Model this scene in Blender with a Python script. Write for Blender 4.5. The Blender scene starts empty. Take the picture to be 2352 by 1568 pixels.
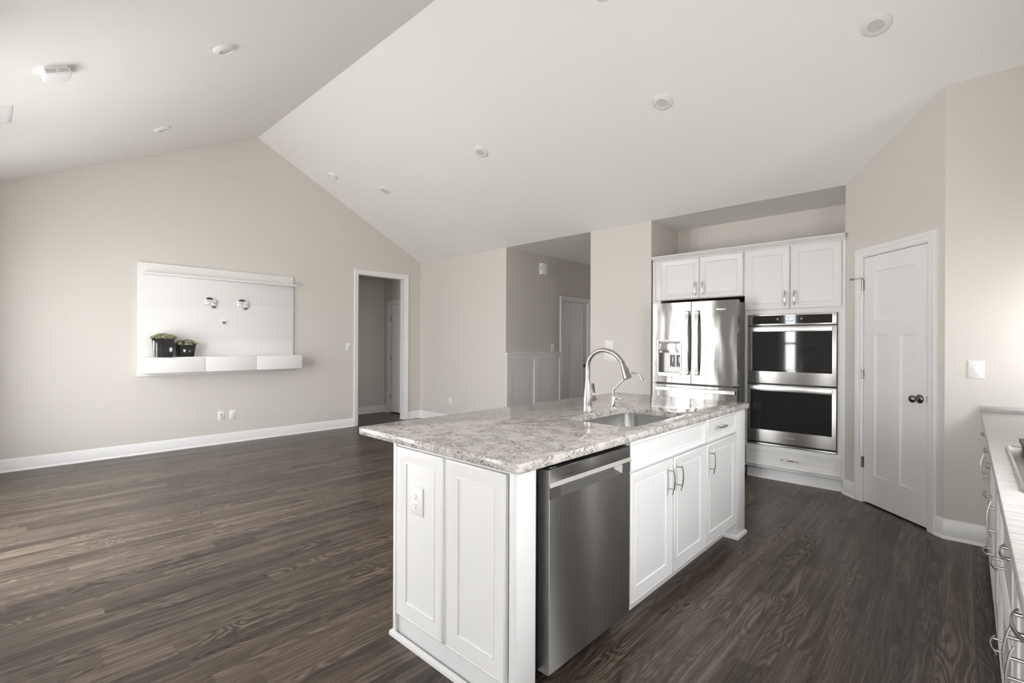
import bpy, bmesh, math, random
from mathutils import Vector, Matrix
random.seed(7)
scene = bpy.context.scene
col = scene.collection

# ------------------------------------------------------------------ camera
CAM = Vector((7.0987, -5.3935, 1.3521))
YAW, ROLL, FPX = 0.7728, 0.0040, 1114.81
PPX, PPY = -44.43, 4.25            # principal point offset in pixels of the 2352 x 1568 frame
fw = Vector((-math.sin(YAW), math.cos(YAW), 0.0))
r0 = Vector((math.cos(YAW), math.sin(YAW), 0.0))
u0 = Vector((0, 0, 1))
cr = r0 * math.cos(ROLL) + u0 * math.sin(ROLL)
cu = u0 * math.cos(ROLL) - r0 * math.sin(ROLL)
cam_data = bpy.data.cameras.new('camera')
cam = bpy.data.objects.new('camera', cam_data)
col.objects.link(cam)
cam.matrix_world = Matrix(((cr.x, cu.x, -fw.x, CAM.x), (cr.y, cu.y, -fw.y, CAM.y), (cr.z, cu.z, -fw.z, CAM.z), (0, 0, 0, 1)))
cam_data.sensor_fit = 'HORIZONTAL'
cam_data.sensor_width = 36.0
cam_data.lens = 36.0 * FPX / 2352.0
cam_data.shift_x = -PPX / 2352.0
cam_data.shift_y = PPY / 2352.0
cam_data.clip_start = 0.02
scene.camera = cam

# ------------------------------------------------------------------ view, world and daylight
vs = scene.view_settings
scene.display_settings.display_device = 'sRGB'
vs.view_transform = 'Standard'
vs.look = 'None'
vs.gamma = 1.0
vs.use_curve_mapping = False
vs.exposure = 0.76
scene.cycles.use_denoising = True
scene.cycles.max_bounces = 14
scene.cycles.diffuse_bounces = 9
scene.cycles.glossy_bounces = 6
scene.cycles.sample_clamp_indirect = 8.0
scene.cycles.caustics_reflective = False
scene.cycles.caustics_refractive = False

world = bpy.data.worlds.new('daylight_sky')
scene.world = world
world.use_nodes = True
wn, wl = world.node_tree.nodes, world.node_tree.links
wn.clear()
w_out = wn.new('ShaderNodeOutputWorld')
w_bg = wn.new('ShaderNodeBackground')
w_tc = wn.new('ShaderNodeTexCoord')
w_sep = wn.new('ShaderNodeSeparateXYZ')
w_ramp = wn.new('ShaderNodeValToRGB')
w_map = wn.new('ShaderNodeMapRange')
w_map.inputs['From Min'].default_value = -1.0
w_map.inputs['From Max'].default_value = 1.0
wl.new(w_tc.outputs['Generated'], w_sep.inputs[0])
wl.new(w_sep.outputs['Z'], w_map.inputs['Value'])
wl.new(w_map.outputs[0], w_ramp.inputs[0])
wl.new(w_ramp.outputs[0], w_bg.inputs['Color'])
wl.new(w_bg.outputs[0], w_out.inputs[0])
cr_ = w_ramp.color_ramp
cr_.elements[0].position, cr_.elements[0].color = 0.0, (0.66, 0.65, 0.63, 1)
cr_.elements[1].position, cr_.elements[1].color = 1.0, (0.88, 0.90, 0.92, 1)
e = cr_.elements.new(0.47); e.color = (0.80, 0.79, 0.765, 1)
e = cr_.elements.new(0.52); e.color = (1.0, 1.0, 1.0, 1)
w_bg.inputs['Strength'].default_value = 17.0

def area_light(name, loc, target_dir, sx, sy, power, color=(1, 1, 1), portal=False):
    d = bpy.data.lights.new(name, 'AREA')
    d.shape = 'RECTANGLE'; d.size = sx; d.size_y = sy
    d.energy = power; d.color = color
    if portal: d.cycles.is_portal = True
    o = bpy.data.objects.new(name, d); col.objects.link(o)
    o.location = loc
    o.rotation_euler = Vector(target_dir).to_track_quat('-Z', 'Y').to_euler()
    return o

# window openings: front wall (x0, x1, z0, z1); right wall (y0, y1, z0, z1); foyer end wall (x0, x1, z0, z1)
FRONT_WIN = [(1.00, 1.40, 0.30, 2.45), (2.22, 2.72, 0.05, 2.45), (2.98, 3.40, 0.05, 2.45), (4.45, 4.72, 0.30, 2.45), (6.80, 7.14, 0.05, 2.25)]  # last opening is an added door, placed to light the kitchen aisle
RIGHT_WIN = [(-3.85, -2.95, 1.15, 2.25), (-1.22, -0.88, 1.10, 1.80)]  # first opening is added, placed to brighten the island front and kitchen side
FOYER_FILL_WIN = [(2.45, 2.62, 0.60, 2.00)]  # added opening that lets some daylight into the foyer
FRONT_Y, RIGHT_X, FOYER_Y = -5.74, 7.81, 3.60
for a, b, c, d in FRONT_WIN:
    area_light('window_portal', ((a + b) / 2, FRONT_Y - 0.13, (c + d) / 2), (0, 1, 0), b - a, d - c, 0, portal=True)
for a, b, c, d in RIGHT_WIN:
    area_light('window_portal', (RIGHT_X + 0.13, (a + b) / 2, (c + d) / 2), (-1, 0, 0), b - a, d - c, 0, portal=True)
for a, b, c, d in FOYER_FILL_WIN:
    area_light('window_portal', ((a + b) / 2, FOYER_Y + 0.13, (c + d) / 2), (0, -1, 0), b - a, d - c, 0, portal=True)

# ------------------------------------------------------------------ materials
def new_mat(name, color=(0.8, 0.8, 0.8), rough=0.5, metal=0.0, spec=0.5, coat=0.0):
    m = bpy.data.materials.new(name); m.use_nodes = True
    b = m.node_tree.nodes['Principled BSDF']
    b.inputs['Base Color'].default_value = (*color, 1)
    b.inputs['Roughness'].default_value = rough
    b.inputs['Metallic'].default_value = metal
    b.inputs['Specular IOR Level'].default_value = spec
    if coat: b.inputs['Coat Weight'].default_value = coat
    return m, m.node_tree.nodes, m.node_tree.links, b

def N(nodes, t, **kw):
    n = nodes.new(t)
    for k, v in kw.items():
        if k in n.inputs.keys() if hasattr(n.inputs, 'keys') else False:
            n.inputs[k].default_value = v
        else:
            setattr(n, k, v)
    return n

def math_n(nodes, links, op, a, b=None, c=None):
    n = nodes.new('ShaderNodeMath'); n.operation = op
    for i, v in enumerate((a, b, c)):
        if v is None: continue
        if isinstance(v, (int, float)): n.inputs[i].default_value = v
        else: links.new(v, n.inputs[i])
    return n.outputs[0]

def ramp(nodes, links, fac, stops):
    r = nodes.new('ShaderNodeValToRGB')
    els = r.color_ramp.elements
    els[0].position, els[0].color = stops[0][0], (*stops[0][1], 1)
    els[1].position, els[1].color = stops[-1][0], (*stops[-1][1], 1)
    for p, c in stops[1:-1]:
        e = els.new(p); e.color = (*c, 1)
    links.new(fac, r.inputs[0])
    return r.outputs[0]

def mapped(nodes, links, scale=(1, 1, 1), coord='Object'):
    tc = nodes.new('ShaderNodeTexCoord'); mp = nodes.new('ShaderNodeMapping')
    mp.inputs['Scale'].default_value = scale
    links.new(tc.outputs[coord], mp.inputs[0])
    return mp.outputs[0]

def noise(nodes, links, vec, scale, detail=3.0, rough=0.5, dist=0.0):
    n = nodes.new('ShaderNodeTexNoise')
    n.inputs['Scale'].default_value = scale; n.inputs['Detail'].default_value = detail
    n.inputs['Roughness'].default_value = rough; n.inputs['Distortion'].default_value = dist
    links.new(vec, n.inputs['Vector'])
    return n

def bump(nodes, links, bsdf, height, strength, dist=0.002):
    b = nodes.new('ShaderNodeBump')
    b.inputs['Strength'].default_value = strength; b.inputs['Distance'].default_value = dist
    links.new(height, b.inputs['Height']); links.new(b.outputs[0], bsdf.inputs['Normal'])

def paint(name, color, rough, bscale=220.0, bstr=0.12, spec=0.35):
    m, n, l, b = new_mat(name, color, rough, spec=spec)
    v = mapped(n, l)
    bump(n, l, b, noise(n, l, v, bscale, 2.0).outputs[0], bstr, 0.001)
    return m

def brushed(name, color, rough, axis, strength=0.08, var=0.10, aniso=0.75, rot=0.25):
    m, n, l, b = new_mat(name, color, rough, 1.0)
    sc = {'x': (3, 260, 260), 'y': (260, 3, 260), 'z': (260, 260, 3)}[axis]
    t = noise(n, l, mapped(n, l, sc), 1.0, 3.0)
    rr = n.new('ShaderNodeMapRange')
    rr.inputs['To Min'].default_value = rough - var * 0.5; rr.inputs['To Max'].default_value = rough + var * 0.5
    l.new(t.outputs[0], rr.inputs['Value']); l.new(rr.outputs[0], b.inputs['Roughness'])
    wv = noise(n, l, mapped(n, l, (5, 5, 1.6)), 1.0, 2.0)
    mx = math_n(n, l, 'ADD', math_n(n, l, 'MULTIPLY', t.outputs[0], 0.05), wv.outputs[0])
    bump(n, l, b, mx, strength, 0.02)
    tg = n.new('ShaderNodeTangent'); tg.direction_type = 'RADIAL'; tg.axis = 'Z'
    l.new(tg.outputs[0], b.inputs['Tangent']); b.inputs['Anisotropic'].default_value = aniso; b.inputs['Anisotropic Rotation'].default_value = rot
    return m

M = {}
M['wall'] = paint('greige_wall_paint', (0.665, 0.641, 0.606), 0.55)
M['ceiling'] = paint('white_ceiling_paint', (0.85, 0.84, 0.82), 0.75, 90.0, 0.25)
M['trim'] = paint('white_trim_paint', (0.84, 0.84, 0.845), 0.32, 60.0, 0.02, 0.5)
M['cabinet'] = paint('white_cabinet_lacquer', (0.745, 0.745, 0.745), 0.30, 40.0, 0.02, 0.5)
M['unit'] = paint('white_laminate', (0.80, 0.80, 0.795), 0.5, 40.0, 0.01, 0.5)
M['plastic'] = new_mat('white_plastic', (0.82, 0.82, 0.825), 0.35)[0]
M['grille'] = new_mat('pale_grey_grille', (0.42, 0.41, 0.39), 0.6)[0]
M['dark_slot'] = new_mat('dark_slot', (0.02, 0.018, 0.017), 0.6)[0]
M['black'] = new_mat('black_plastic', (0.012, 0.012, 0.012), 0.35)[0]
M['glass_black'] = new_mat('black_glass', (0.012, 0.012, 0.012), 0.04, spec=0.6)[0]
M['steel'] = brushed('brushed_stainless_steel', (0.62, 0.61, 0.60), 0.32, 'x', 0.03)
M['steel_door'] = brushed('fridge_stainless_steel', (0.27, 0.263, 0.256), 0.22, 'x', 0.20, 0.10, 0.9)
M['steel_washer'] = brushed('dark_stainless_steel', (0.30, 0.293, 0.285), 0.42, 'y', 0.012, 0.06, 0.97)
M['steel_bar'] = new_mat('satin_steel_bar', (0.72, 0.71, 0.70), 0.32, 1.0)[0]
M['steel_sink'] = new_mat('sink_stainless_steel', (0.60, 0.60, 0.59), 0.24, 1.0)[0]
M['recess'] = new_mat('grey_metal_recess', (0.30, 0.295, 0.29), 0.35, 0.7)[0]
M['nickel'] = new_mat('brushed_nickel', (0.48, 0.455, 0.43), 0.20, 1.0)[0]
M['chrome'] = new_mat('polished_chrome', (0.80, 0.80, 0.80), 0.06, 1.0)[0]
M['bronze'] = new_mat('dark_nickel', (0.20, 0.185, 0.165), 0.25, 1.0)[0]
M['grey_case'] = new_mat('grey_painted_case', (0.16, 0.155, 0.15), 0.5)[0]
M['raw_wood'] = new_mat('raw_cabinet_underside', (0.16, 0.10, 0.05), 0.7)[0]
M['pot'] = new_mat('glossy_black_ceramic', (0.018, 0.018, 0.018), 0.09, spec=0.5)[0]
M['iron'] = new_mat('cast_iron_grate', (0.025, 0.025, 0.025), 0.45)[0]
M['lens'] = new_mat('frosted_lamp_lens', (0.62, 0.61, 0.56), 0.35)[0]
M['lamp_trim'] = new_mat('white_lamp_trim', (0.76, 0.755, 0.74), 0.4)[0]
M['logo'] = new_mat('bright_logo_metal', (0.85, 0.85, 0.85), 0.25, 0.6)[0]
M['zinc'] = new_mat('zinc_bracket', (0.78, 0.80, 0.81), 0.25, 0.3)[0]
M['socket_tan'] = new_mat('grey_brown_socket', (0.22, 0.19, 0.17), 0.4)[0]
m, n, l, b = new_mat('window_glass', (1, 1, 1), 0.0)
b.inputs['Transmission Weight'].default_value = 1.0
b.inputs['IOR'].default_value = 1.01
M['glass'] = m

def leaf_mat():
    m, n, l, b = new_mat('succulent_leaf', (0.2, 0.22, 0.1), 0.5)
    oi = n.new('ShaderNodeTexCoord')
    t = noise(n, l, mapped(n, l), 55.0, 1.0)
    c = ramp(n, l, t.outputs[0], [(0.3, (0.13, 0.14, 0.07)), (0.5, (0.36, 0.36, 0.22)), (0.7, (0.62, 0.60, 0.45))])
    l.new(c, b.inputs['Base Color'])
    return m
M['leaf'] = leaf_mat()

def display_mat():
    m, n, l, b = new_mat('lit_clock_digits', (0.9, 0.93, 1), 0.4)
    b.inputs['Emission Color'].default_value = (0.85, 0.88, 1, 1)
    b.inputs['Emission Strength'].default_value = 1.3
    return m
M['digits'] = display_mat()
m, n, l, b = new_mat('lit_display_screen', (0.10, 0.13, 0.17), 0.15)
b.inputs['Emission Color'].default_value = (0.30, 0.36, 0.45, 1)
b.inputs['Emission Strength'].default_value = 0.35
M['screen'] = m

def quartz(name, light, mid, dark, amount):
    m, n, l, b = new_mat(name, light, 0.11, spec=0.26)
    v = mapped(n, l)
    w = noise(n, l, v, 22.0, 3.0)
    vm = n.new('ShaderNodeVectorMath'); vm.operation = 'SCALE'; vm.inputs['Scale'].default_value = 0.06
    l.new(w.outputs['Color'], vm.inputs[0])
    va = n.new('ShaderNodeVectorMath'); va.operation = 'ADD'
    l.new(v, va.inputs[0]); l.new(vm.outputs[0], va.inputs[1])
    def line(scale, width, det):
        t = noise(n, l, va.outputs[0], scale, det, 0.55)
        d = math_n(n, l, 'ABSOLUTE', math_n(n, l, 'SUBTRACT', t.outputs[0], 0.5))
        return ramp(n, l, d, [(0.0, (1, 1, 1)), (width * 0.5, (0.7, 0.7, 0.7)), (width, (0, 0, 0))])
    patch = noise(n, l, v, 13.0, 3.0, 0.6)
    mask = ramp(n, l, patch.outputs[0], [(0.38, (0.15, 0.15, 0.15)), (0.58, (1, 1, 1))])
    vein = math_n(n, l, 'MULTIPLY', math_n(n, l, 'MAXIMUM', line(34.0, 0.022, 2.0), line(62.0, 0.030, 2.0)), mask)
    fine = noise(n, l, va.outputs[0], 70.0, 4.0, 0.65)
    fm = ramp(n, l, fine.outputs[0], [(0.44, (0, 0, 0)), (0.66, (1, 1, 1))])
    grey = math_n(n, l, 'MULTIPLY', fm, math_n(n, l, 'MULTIPLY_ADD', mask, 0.75, 0.10))
    mx1 = n.new('ShaderNodeMix'); mx1.data_type = 'RGBA'
    mx1.inputs[6].default_value = (*light, 1); mx1.inputs[7].default_value = (*mid, 1)
    l.new(grey, mx1.inputs[0])
    mx2 = n.new('ShaderNodeMix'); mx2.data_type = 'RGBA'
    mx2.inputs[7].default_value = (*dark, 1)
    l.new(mx1.outputs[2], mx2.inputs[6]); l.new(math_n(n, l, 'MULTIPLY', vein, amount), mx2.inputs[0])
    l.new(mx2.outputs[2], b.inputs['Base Color'])
    return m
M['quartz'] = quartz('grey_veined_quartz', (0.60, 0.575, 0.545), (0.20, 0.175, 0.15), (0.05, 0.046, 0.044), 0.9)

def laminate():
    m, n, l, b = new_mat('streaked_grey_laminate', (0.5, 0.5, 0.48), 0.28, spec=0.5)
    v = mapped(n, l, (7, 55, 55))
    t = noise(n, l, v, 1.0, 5.0, 0.6, 0.3)
    c = ramp(n, l, t.outputs[0], [(0.30, (0.30, 0.29, 0.28)), (0.5, (0.43, 0.42, 0.405)), (0.72, (0.55, 0.54, 0.525))])
    l.new(c, b.inputs['Base Color'])
    return m
M['laminate'] = laminate()

def plank_floor():
    m, n, l, b = new_mat('dark_brown_wood_plank', (0.08, 0.06, 0.05), 0.34, spec=0.34)
    tc = n.new('ShaderNodeTexCoord'); sp = n.new('ShaderNodeSeparateXYZ')
    l.new(tc.outputs['Object'], sp.inputs[0])
    X, Y = sp.outputs['X'], sp.outputs['Y']
    u = math_n(n, l, 'DIVIDE', math_n(n, l, 'ADD', X, -6.514 + 0.1235 * 100), 0.1235)
    row = math_n(n, l, 'FLOOR', u)
    wn1 = n.new('ShaderNodeTexWhiteNoise'); wn1.noise_dimensions = '1D'
    l.new(row, wn1.inputs['W'])
    v = math_n(n, l, 'ADD', math_n(n, l, 'DIVIDE', Y, 1.22), math_n(n, l, 'MULTIPLY', wn1.outputs['Value'], 7.0))
    cl = math_n(n, l, 'FLOOR', v)
    cb = n.new('ShaderNodeCombineXYZ'); l.new(row, cb.inputs[0]); l.new(cl, cb.inputs[1])
    wn2 = n.new('ShaderNodeTexWhiteNoise'); wn2.noise_dimensions = '3D'
    l.new(cb.outputs[0], wn2.inputs['Vector'])
    s2 = n.new('ShaderNodeSeparateColor'); l.new(wn2.outputs['Color'], s2.inputs[0])
    ra, rb, rc = s2.outputs[0], s2.outputs[1], s2.outputs[2]
    gx = math_n(n, l, 'ADD', X, math_n(n, l, 'MULTIPLY', ra, 40.0))
    gy = math_n(n, l, 'ADD', Y, math_n(n, l, 'MULTIPLY', rb, 40.0))
    gv = n.new('ShaderNodeCombineXYZ'); l.new(gx, gv.inputs[0]); l.new(gy, gv.inputs[1]); l.new(rc, gv.inputs[2])
    def sc(vec, s):
        q = n.new('ShaderNodeVectorMath'); q.operation = 'MULTIPLY'
        l.new(vec, q.inputs[0]); q.inputs[1].default_value = s
        return q.outputs[0]
    fine = noise(n, l, sc(gv.outputs[0], (210, 4.0, 1)), 1.0, 6.0, 0.66)
    broad = noise(n, l, sc(gv.outputs[0], (24, 0.8, 1)), 1.0, 3.0, 0.6, 0.4)
    rings = noise(n, l, sc(gv.outputs[0], (8.0, 1.5, 1)), 1.0, 1.6, 0.4, 0.6)
    rs = math_n(n, l, 'SINE', math_n(n, l, 'MULTIPLY', rings.outputs[0], 95.0))
    rs01 = math_n(n, l, 'MULTIPLY_ADD', rs, 0.5, 0.5)
    patch = ramp(n, l, noise(n, l, sc(gv.outputs[0], (5, 1.1, 1)), 1.0, 2.0).outputs[0], [(0.42, (0, 0, 0)), (0.62, (1, 1, 1))])
    val = math_n(n, l, 'ADD', math_n(n, l, 'MULTIPLY_ADD', fine.outputs[0], 0.85, -0.15), math_n(n, l, 'MULTIPLY_ADD', broad.outputs[0], 0.62, 0.065))
    val = math_n(n, l, 'ADD', val, math_n(n, l, 'MULTIPLY', math_n(n, l, 'MULTIPLY', math_n(n, l, 'SUBTRACT', rs01, 0.5), patch), 0.26))
    val = math_n(n, l, 'ADD', val, math_n(n, l, 'MULTIPLY', math_n(n, l, 'SUBTRACT', ra, 0.5), 0.16))
    c = ramp(n, l, val, [(0.40, (0.016, 0.0118, 0.0092)), (0.56, (0.046, 0.035, 0.027)), (0.70, (0.086, 0.066, 0.051)), (0.88, (0.18, 0.143, 0.112))])
    fu, fv = math_n(n, l, 'FRACT', u), math_n(n, l, 'FRACT', v)
    su = math_n(n, l, 'LESS_THAN', fu, 0.012); sv = math_n(n, l, 'LESS_THAN', fv, 0.0016)
    seam = math_n(n, l, 'MAXIMUM', su, sv)
    mx = n.new('ShaderNodeMix'); mx.data_type = 'RGBA'
    l.new(math_n(n, l, 'MULTIPLY', seam, 0.4), mx.inputs[0]); l.new(c, mx.inputs[6]); mx.inputs[7].default_value = (0.02, 0.016, 0.013, 1)
    l.new(mx.outputs[2], b.inputs['Base Color'])
    bump(n, l, b, math_n(n, l, 'SUBTRACT', fine.outputs[0], math_n(n, l, 'MULTIPLY', seam, 0.8)), 0.12, 0.002)
    return m
M['floor'] = plank_floor()

# ------------------------------------------------------------------ mesh helpers
class F:                                            # a local frame: u right, v up, w towards the viewer
    def __init__(s, o, U, V, W): s.o, s.U, s.V, s.W = Vector(o), Vector(U), Vector(V), Vector(W)
    def __call__(s, u, v, w): return s.o + s.U * u + s.V * v + s.W * w
Z = (0, 0, 1)
WORLD = F((0, 0, 0), (1, 0, 0), (0, 1, 0), Z)
def FX(x): return F((x, 0, 0), (0, 1, 0), Z, (1, 0, 0))         # faces +x, u = y
def FY(y): return F((0, y, 0), (1, 0, 0), Z, (0, -1, 0))        # faces -y, u = x
def FNX(x): return F((x, 0, 0), (0, -1, 0), Z, (-1, 0, 0))      # faces -x, u = -y

class MB:
    def __init__(s): s.bm = bmesh.new()
    def face(s, vs_, smooth=False):
        try:
            f = s.bm.faces.new(vs_); f.smooth = smooth; return f
        except ValueError: return None
    def pts(s, ps): return [s.bm.verts.new(p) for p in ps]
    def box(s, fr, u0_, u1, v0, v1, w0, w1, bev=0.0, seg=2):
        c = [s.bm.verts.new(fr(u, v, w)) for w in (w0, w1) for v in (v0, v1) for u in (u0_, u1)]
        fs = [s.face([c[i] for i in q]) for q in ((0, 1, 3, 2), (4, 5, 7, 6), (0, 1, 5, 4), (2, 3, 7, 6), (0, 2, 6, 4), (1, 3, 7, 5))]
        if bev:
            bmesh.ops.recalc_face_normals(s.bm, faces=fs)
            es = list({e for f in fs for e in f.edges})
            bmesh.ops.bevel(s.bm, geom=es, offset=bev, segments=seg, affect='EDGES', profile=0.5)
        return s
    def wbox(s, x0, x1, y0, y1, z0, z1, bev=0.0): return s.box(WORLD, x0, x1, y0, y1, z0, z1, bev)
    def prism(s, fr, poly, w0, w1):
        a = [s.bm.verts.new(fr(u, v, w0)) for u, v in poly]; b_ = [s.bm.verts.new(fr(u, v, w1)) for u, v in poly]
        s.face(a); s.face(b_)
        for i in range(len(poly)):
            j = (i + 1) % len(poly); s.face([a[i], a[j], b_[j], b_[i]])
        return s
    def sweep(s, fr, path, prof, closed=False, cap=True, fill=False, smooth=False):
        # path: 2-D points; prof: (offset to the left of the path, height along w)
        n = len(path); P = [Vector(p) for p in path]; rings = []
        for i in range(n):
            d0 = (P[i] - P[i - 1]).normalized() if (closed or i > 0) else None
            d1 = (P[(i + 1) % n] - P[i]).normalized() if (closed or i < n - 1) else None
            d0 = d0 or d1; d1 = d1 or d0
            n0, n1 = Vector((-d0.y, d0.x)), Vector((-d1.y, d1.x))
            m = (n0 + n1) / max(1 + n0.dot(n1), 0.05)
            rings.append([s.bm.verts.new(fr(P[i].x + m.x * a, P[i].y + m.y * a, b_)) for a, b_ in prof])
        k = len(prof)
        for i in range(n if closed else n - 1):
            A, B = rings[i], rings[(i + 1) % n]
            for j in range(k - 1): s.face([A[j], A[j + 1], B[j + 1], B[j]], smooth)
        if fill: s.face([r[-1] for r in rings])
        if closed and fill: s.face([r[0] for r in rings])
        if cap and not closed:
            for r in (rings[0], rings[-1]):
                if len(r) > 2: s.face(r)
        return s
    def tube(s, pts, rad, n=12, side=None, cap=True):
        # pts: centre line; rad: one number, a list, or a list of (ra, rb) for an oval section
        P = [Vector(p) for p in pts]; k = len(P)
        if not isinstance(rad, (list, tuple)): rad = [rad] * k
        t0 = (P[1] - P[0]).normalized()
        ref = Vector(side) if side else (Vector((0, 0, 1)) if abs(t0.z) < 0.9 else Vector((1, 0, 0)))
        rings = []; a = (ref - t0 * ref.dot(t0)).normalized()
        for i in range(k):
            t = (P[min(i + 1, k - 1)] - P[max(i - 1, 0)]).normalized()
            a = (a - t * a.dot(t)).normalized(); b_ = t.cross(a)
            r = rad[i]; ra, rb = r if isinstance(r, (list, tuple)) else (r, r)
            rings.append([s.bm.verts.new(P[i] + a * (math.cos(2 * math.pi * j / n) * ra) + b_ * (math.sin(2 * math.pi * j / n) * rb)) for j in range(n)])
        for i in range(k - 1):
            for j in range(n):
                q = (j + 1) % n; s.face([rings[i][j], rings[i][q], rings[i + 1][q], rings[i + 1][j]], True)
        if cap: s.face(rings[0]); s.face(rings[-1])
        return s
    def lathe(s, o, axis, prof, n=32, cap=True):
        o, ax = Vector(o), Vector(axis).normalized()
        a = ax.orthogonal().normalized(); b_ = ax.cross(a); rings = []
        for r, h in prof:
            rings.append([s.bm.verts.new(o + ax * h + (a * math.cos(2 * math.pi * j / n) + b_ * math.sin(2 * math.pi * j / n)) * max(r, 1e-5)) for j in range(n)])
        for i in range(len(prof) - 1):
            for j in range(n):
                q = (j + 1) % n; s.face([rings[i][j], rings[i][q], rings[i + 1][q], rings[i + 1][j]], True)
        if cap: s.face(rings[0]); s.face(rings[-1])
        return s
    def sphere(s, c, r, sx=1, sy=1, sz=1, n=16):
        prof = [(r * math.sin(math.pi * i / n), -r * math.cos(math.pi * i / n)) for i in range(n + 1)]
        k0 = len(s.bm.verts)
        return s.lathe(c, Z, prof, 24)
    def build(s, name, mat, parent=None, loc=None, rotm=None):
        bmesh.ops.remove_doubles(s.bm, verts=s.bm.verts, dist=1e-6)
        bmesh.ops.recalc_face_normals(s.bm, faces=s.bm.faces)
        me = bpy.data.meshes.new(name)
        if parent is not None: mw = WM[parent.name]
        else:
            mw = Matrix.Translation(Vector(loc) if loc else Vector((0, 0, 0)))
            if rotm is not None: mw = mw @ rotm
        s.bm.transform(mw.inverted())
        s.bm.to_mesh(me); s.bm.free()
        try: me.set_sharp_from_angle(angle=math.radians(38))
        except Exception: pass
        me.materials.append(M[mat])
        o = bpy.data.objects.new(name, me); col.objects.link(o)
        if parent is not None: o.parent = parent
        else: o.matrix_world = mw
        WM[o.name] = mw
        return o
WM = {}

def tag(o, label, cat, group=None, kind=None):
    o['label'] = label; o['category'] = cat
    if group: o['group'] = group
    if kind: o['kind'] = kind
    return o
def thing(name, label, cat, loc, group=None, kind=None, rotm=None):
    o = bpy.data.objects.new(name, None); col.objects.link(o)
    o.empty_display_size = 0.1
    mw = Matrix.Translation(Vector(loc))
    if rotm is not None: mw = mw @ rotm
    o.matrix_world = mw; WM[o.name] = mw
    return tag(o, label, cat, group, kind)
def dup(src, mw, label, group=None):
    r = src.copy(); col.objects.link(r); r.matrix_world = mw; r['label'] = label
    if group: r['group'] = group
    for ch in src.children:
        c = ch.copy(); col.objects.link(c); c.parent = r
        for g in ch.children:
            d = g.copy(); col.objects.link(d); d.parent = c
    return r
def text_mesh(name, s, fr, u, v, size, mat, parent, depth=0.0006):
    cu_ = bpy.data.curves.new(name, 'FONT'); cu_.body = s; cu_.size = size; cu_.extrude = depth
    cu_.align_x = 'CENTER'; cu_.align_y = 'CENTER'
    tmp = bpy.data.objects.new('tmp_text', cu_); col.objects.link(tmp)
    bpy.context.view_layer.update()
    me = bpy.data.meshes.new_from_object(tmp.evaluated_get(bpy.context.evaluated_depsgraph_get()))
    bpy.data.objects.remove(tmp); bpy.data.curves.remove(cu_)
    A = Matrix(((fr.U.x, fr.V.x, fr.W.x, 0), (fr.U.y, fr.V.y, fr.W.y, 0), (fr.U.z, fr.V.z, fr.W.z, 0), (0, 0, 0, 1)))
    p = fr(u, v, 0); A.translation = p
    me.transform(WM[parent.name].inverted() @ A)
    me.name = name; me.materials.clear(); me.materials.append(M[mat])
    o = bpy.data.objects.new(name, me); col.objects.link(o); o.parent = parent
    WM[o.name] = WM[parent.name]
    return o
m = bpy.data.materials.new('window_pane'); m.use_nodes = True
n_, l_ = m.node_tree.nodes, m.node_tree.links; n_.clear()
o_ = n_.new('ShaderNodeOutputMaterial'); mx_ = n_.new('ShaderNodeMixShader')
t_ = n_.new('ShaderNodeBsdfTransparent'); g_ = n_.new('ShaderNodeBsdfGlossy'); g_.inputs['Roughness'].default_value = 0.0
mx_.inputs[0].default_value = 0.06
l_.new(t_.outputs[0], mx_.inputs[1]); l_.new(g_.outputs[0], mx_.inputs[2]); l_.new(mx_.outputs[0], o_.inputs[0])
M['pane'] = m

# ------------------------------------------------------------------ the room shell
E_, YR, HR, SR, SL = 2.8032, -2.835, 4.2137, 0.49753, 0.4862
def zc(y): return E_ if y >= 0 else (E_ - SR * y if y >= YR else HR + SL * (y - YR))
DA, DB = Vector((6.3121, 0.0, 0)), Vector((6.9926, -0.7395, 0))
DL = (DB - DA).length
DU = (DB - DA).normalized()
FD = F(DA, DU, Z, (DU.y, -DU.x, 0))
KY = -0.7395
def S(o, label, cat): return tag(o, label, cat, None, 'structure')

fl = MB(); fl.wbox(-2.6, 8.0, -5.9, 3.8, -0.12, 0.0)
S(fl.build('floor', 'floor'), 'dark brown wood plank floor', 'floor')

ce = MB()
YZ = F((0, 0, 0), (0, 1, 0), Z, (1, 0, 0))
ce.prism(YZ, [(0, E_), (YR, HR), (YR, HR + .16), (0, E_ + .16)], -0.12, 7.93)
ce.prism(YZ, [(YR, HR), (-5.86, zc(-5.86)), (-5.86, zc(-5.86) + .16), (YR, HR + .16)], -0.12, 7.93)
ce.wbox(-0.12, 7.93, 0.0, 3.75, E_, E_ + .16)
S(ce.build('ceiling', 'ceiling'), 'off white vaulted ceiling with two slopes meeting at a ridge', 'ceiling')
hc = MB(); hc.wbox(-2.4, -0.12, -2.6, 0.15, 2.80, 2.96)
S(hc.build('ceiling_hall', 'ceiling'), 'flat white hall ceiling beyond the cased opening', 'ceiling')

OY0, OY1, OZ = -1.268, -0.337, 2.485
g = MB(); up = 0.03
g.prism(YZ, [(-5.86, 0), (OY0, 0), (OY0, zc(OY0) + up), (YR, HR + up), (-5.86, zc(-5.86) + up)], -0.12, 0)
g.prism(YZ, [(OY0, OZ), (OY1, OZ), (OY1, zc(OY1) + up), (OY0, zc(OY0) + up)], -0.12, 0)
g.prism(YZ, [(OY1, 0), (0.12, 0), (0.12, E_ + up), (0, E_ + up), (OY1, zc(OY1) + up)], -0.12, 0)
S(g.build('wall_left', 'wall'), 'greige gable wall under the ceiling ridge, holding the white media panel', 'wall')

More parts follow.
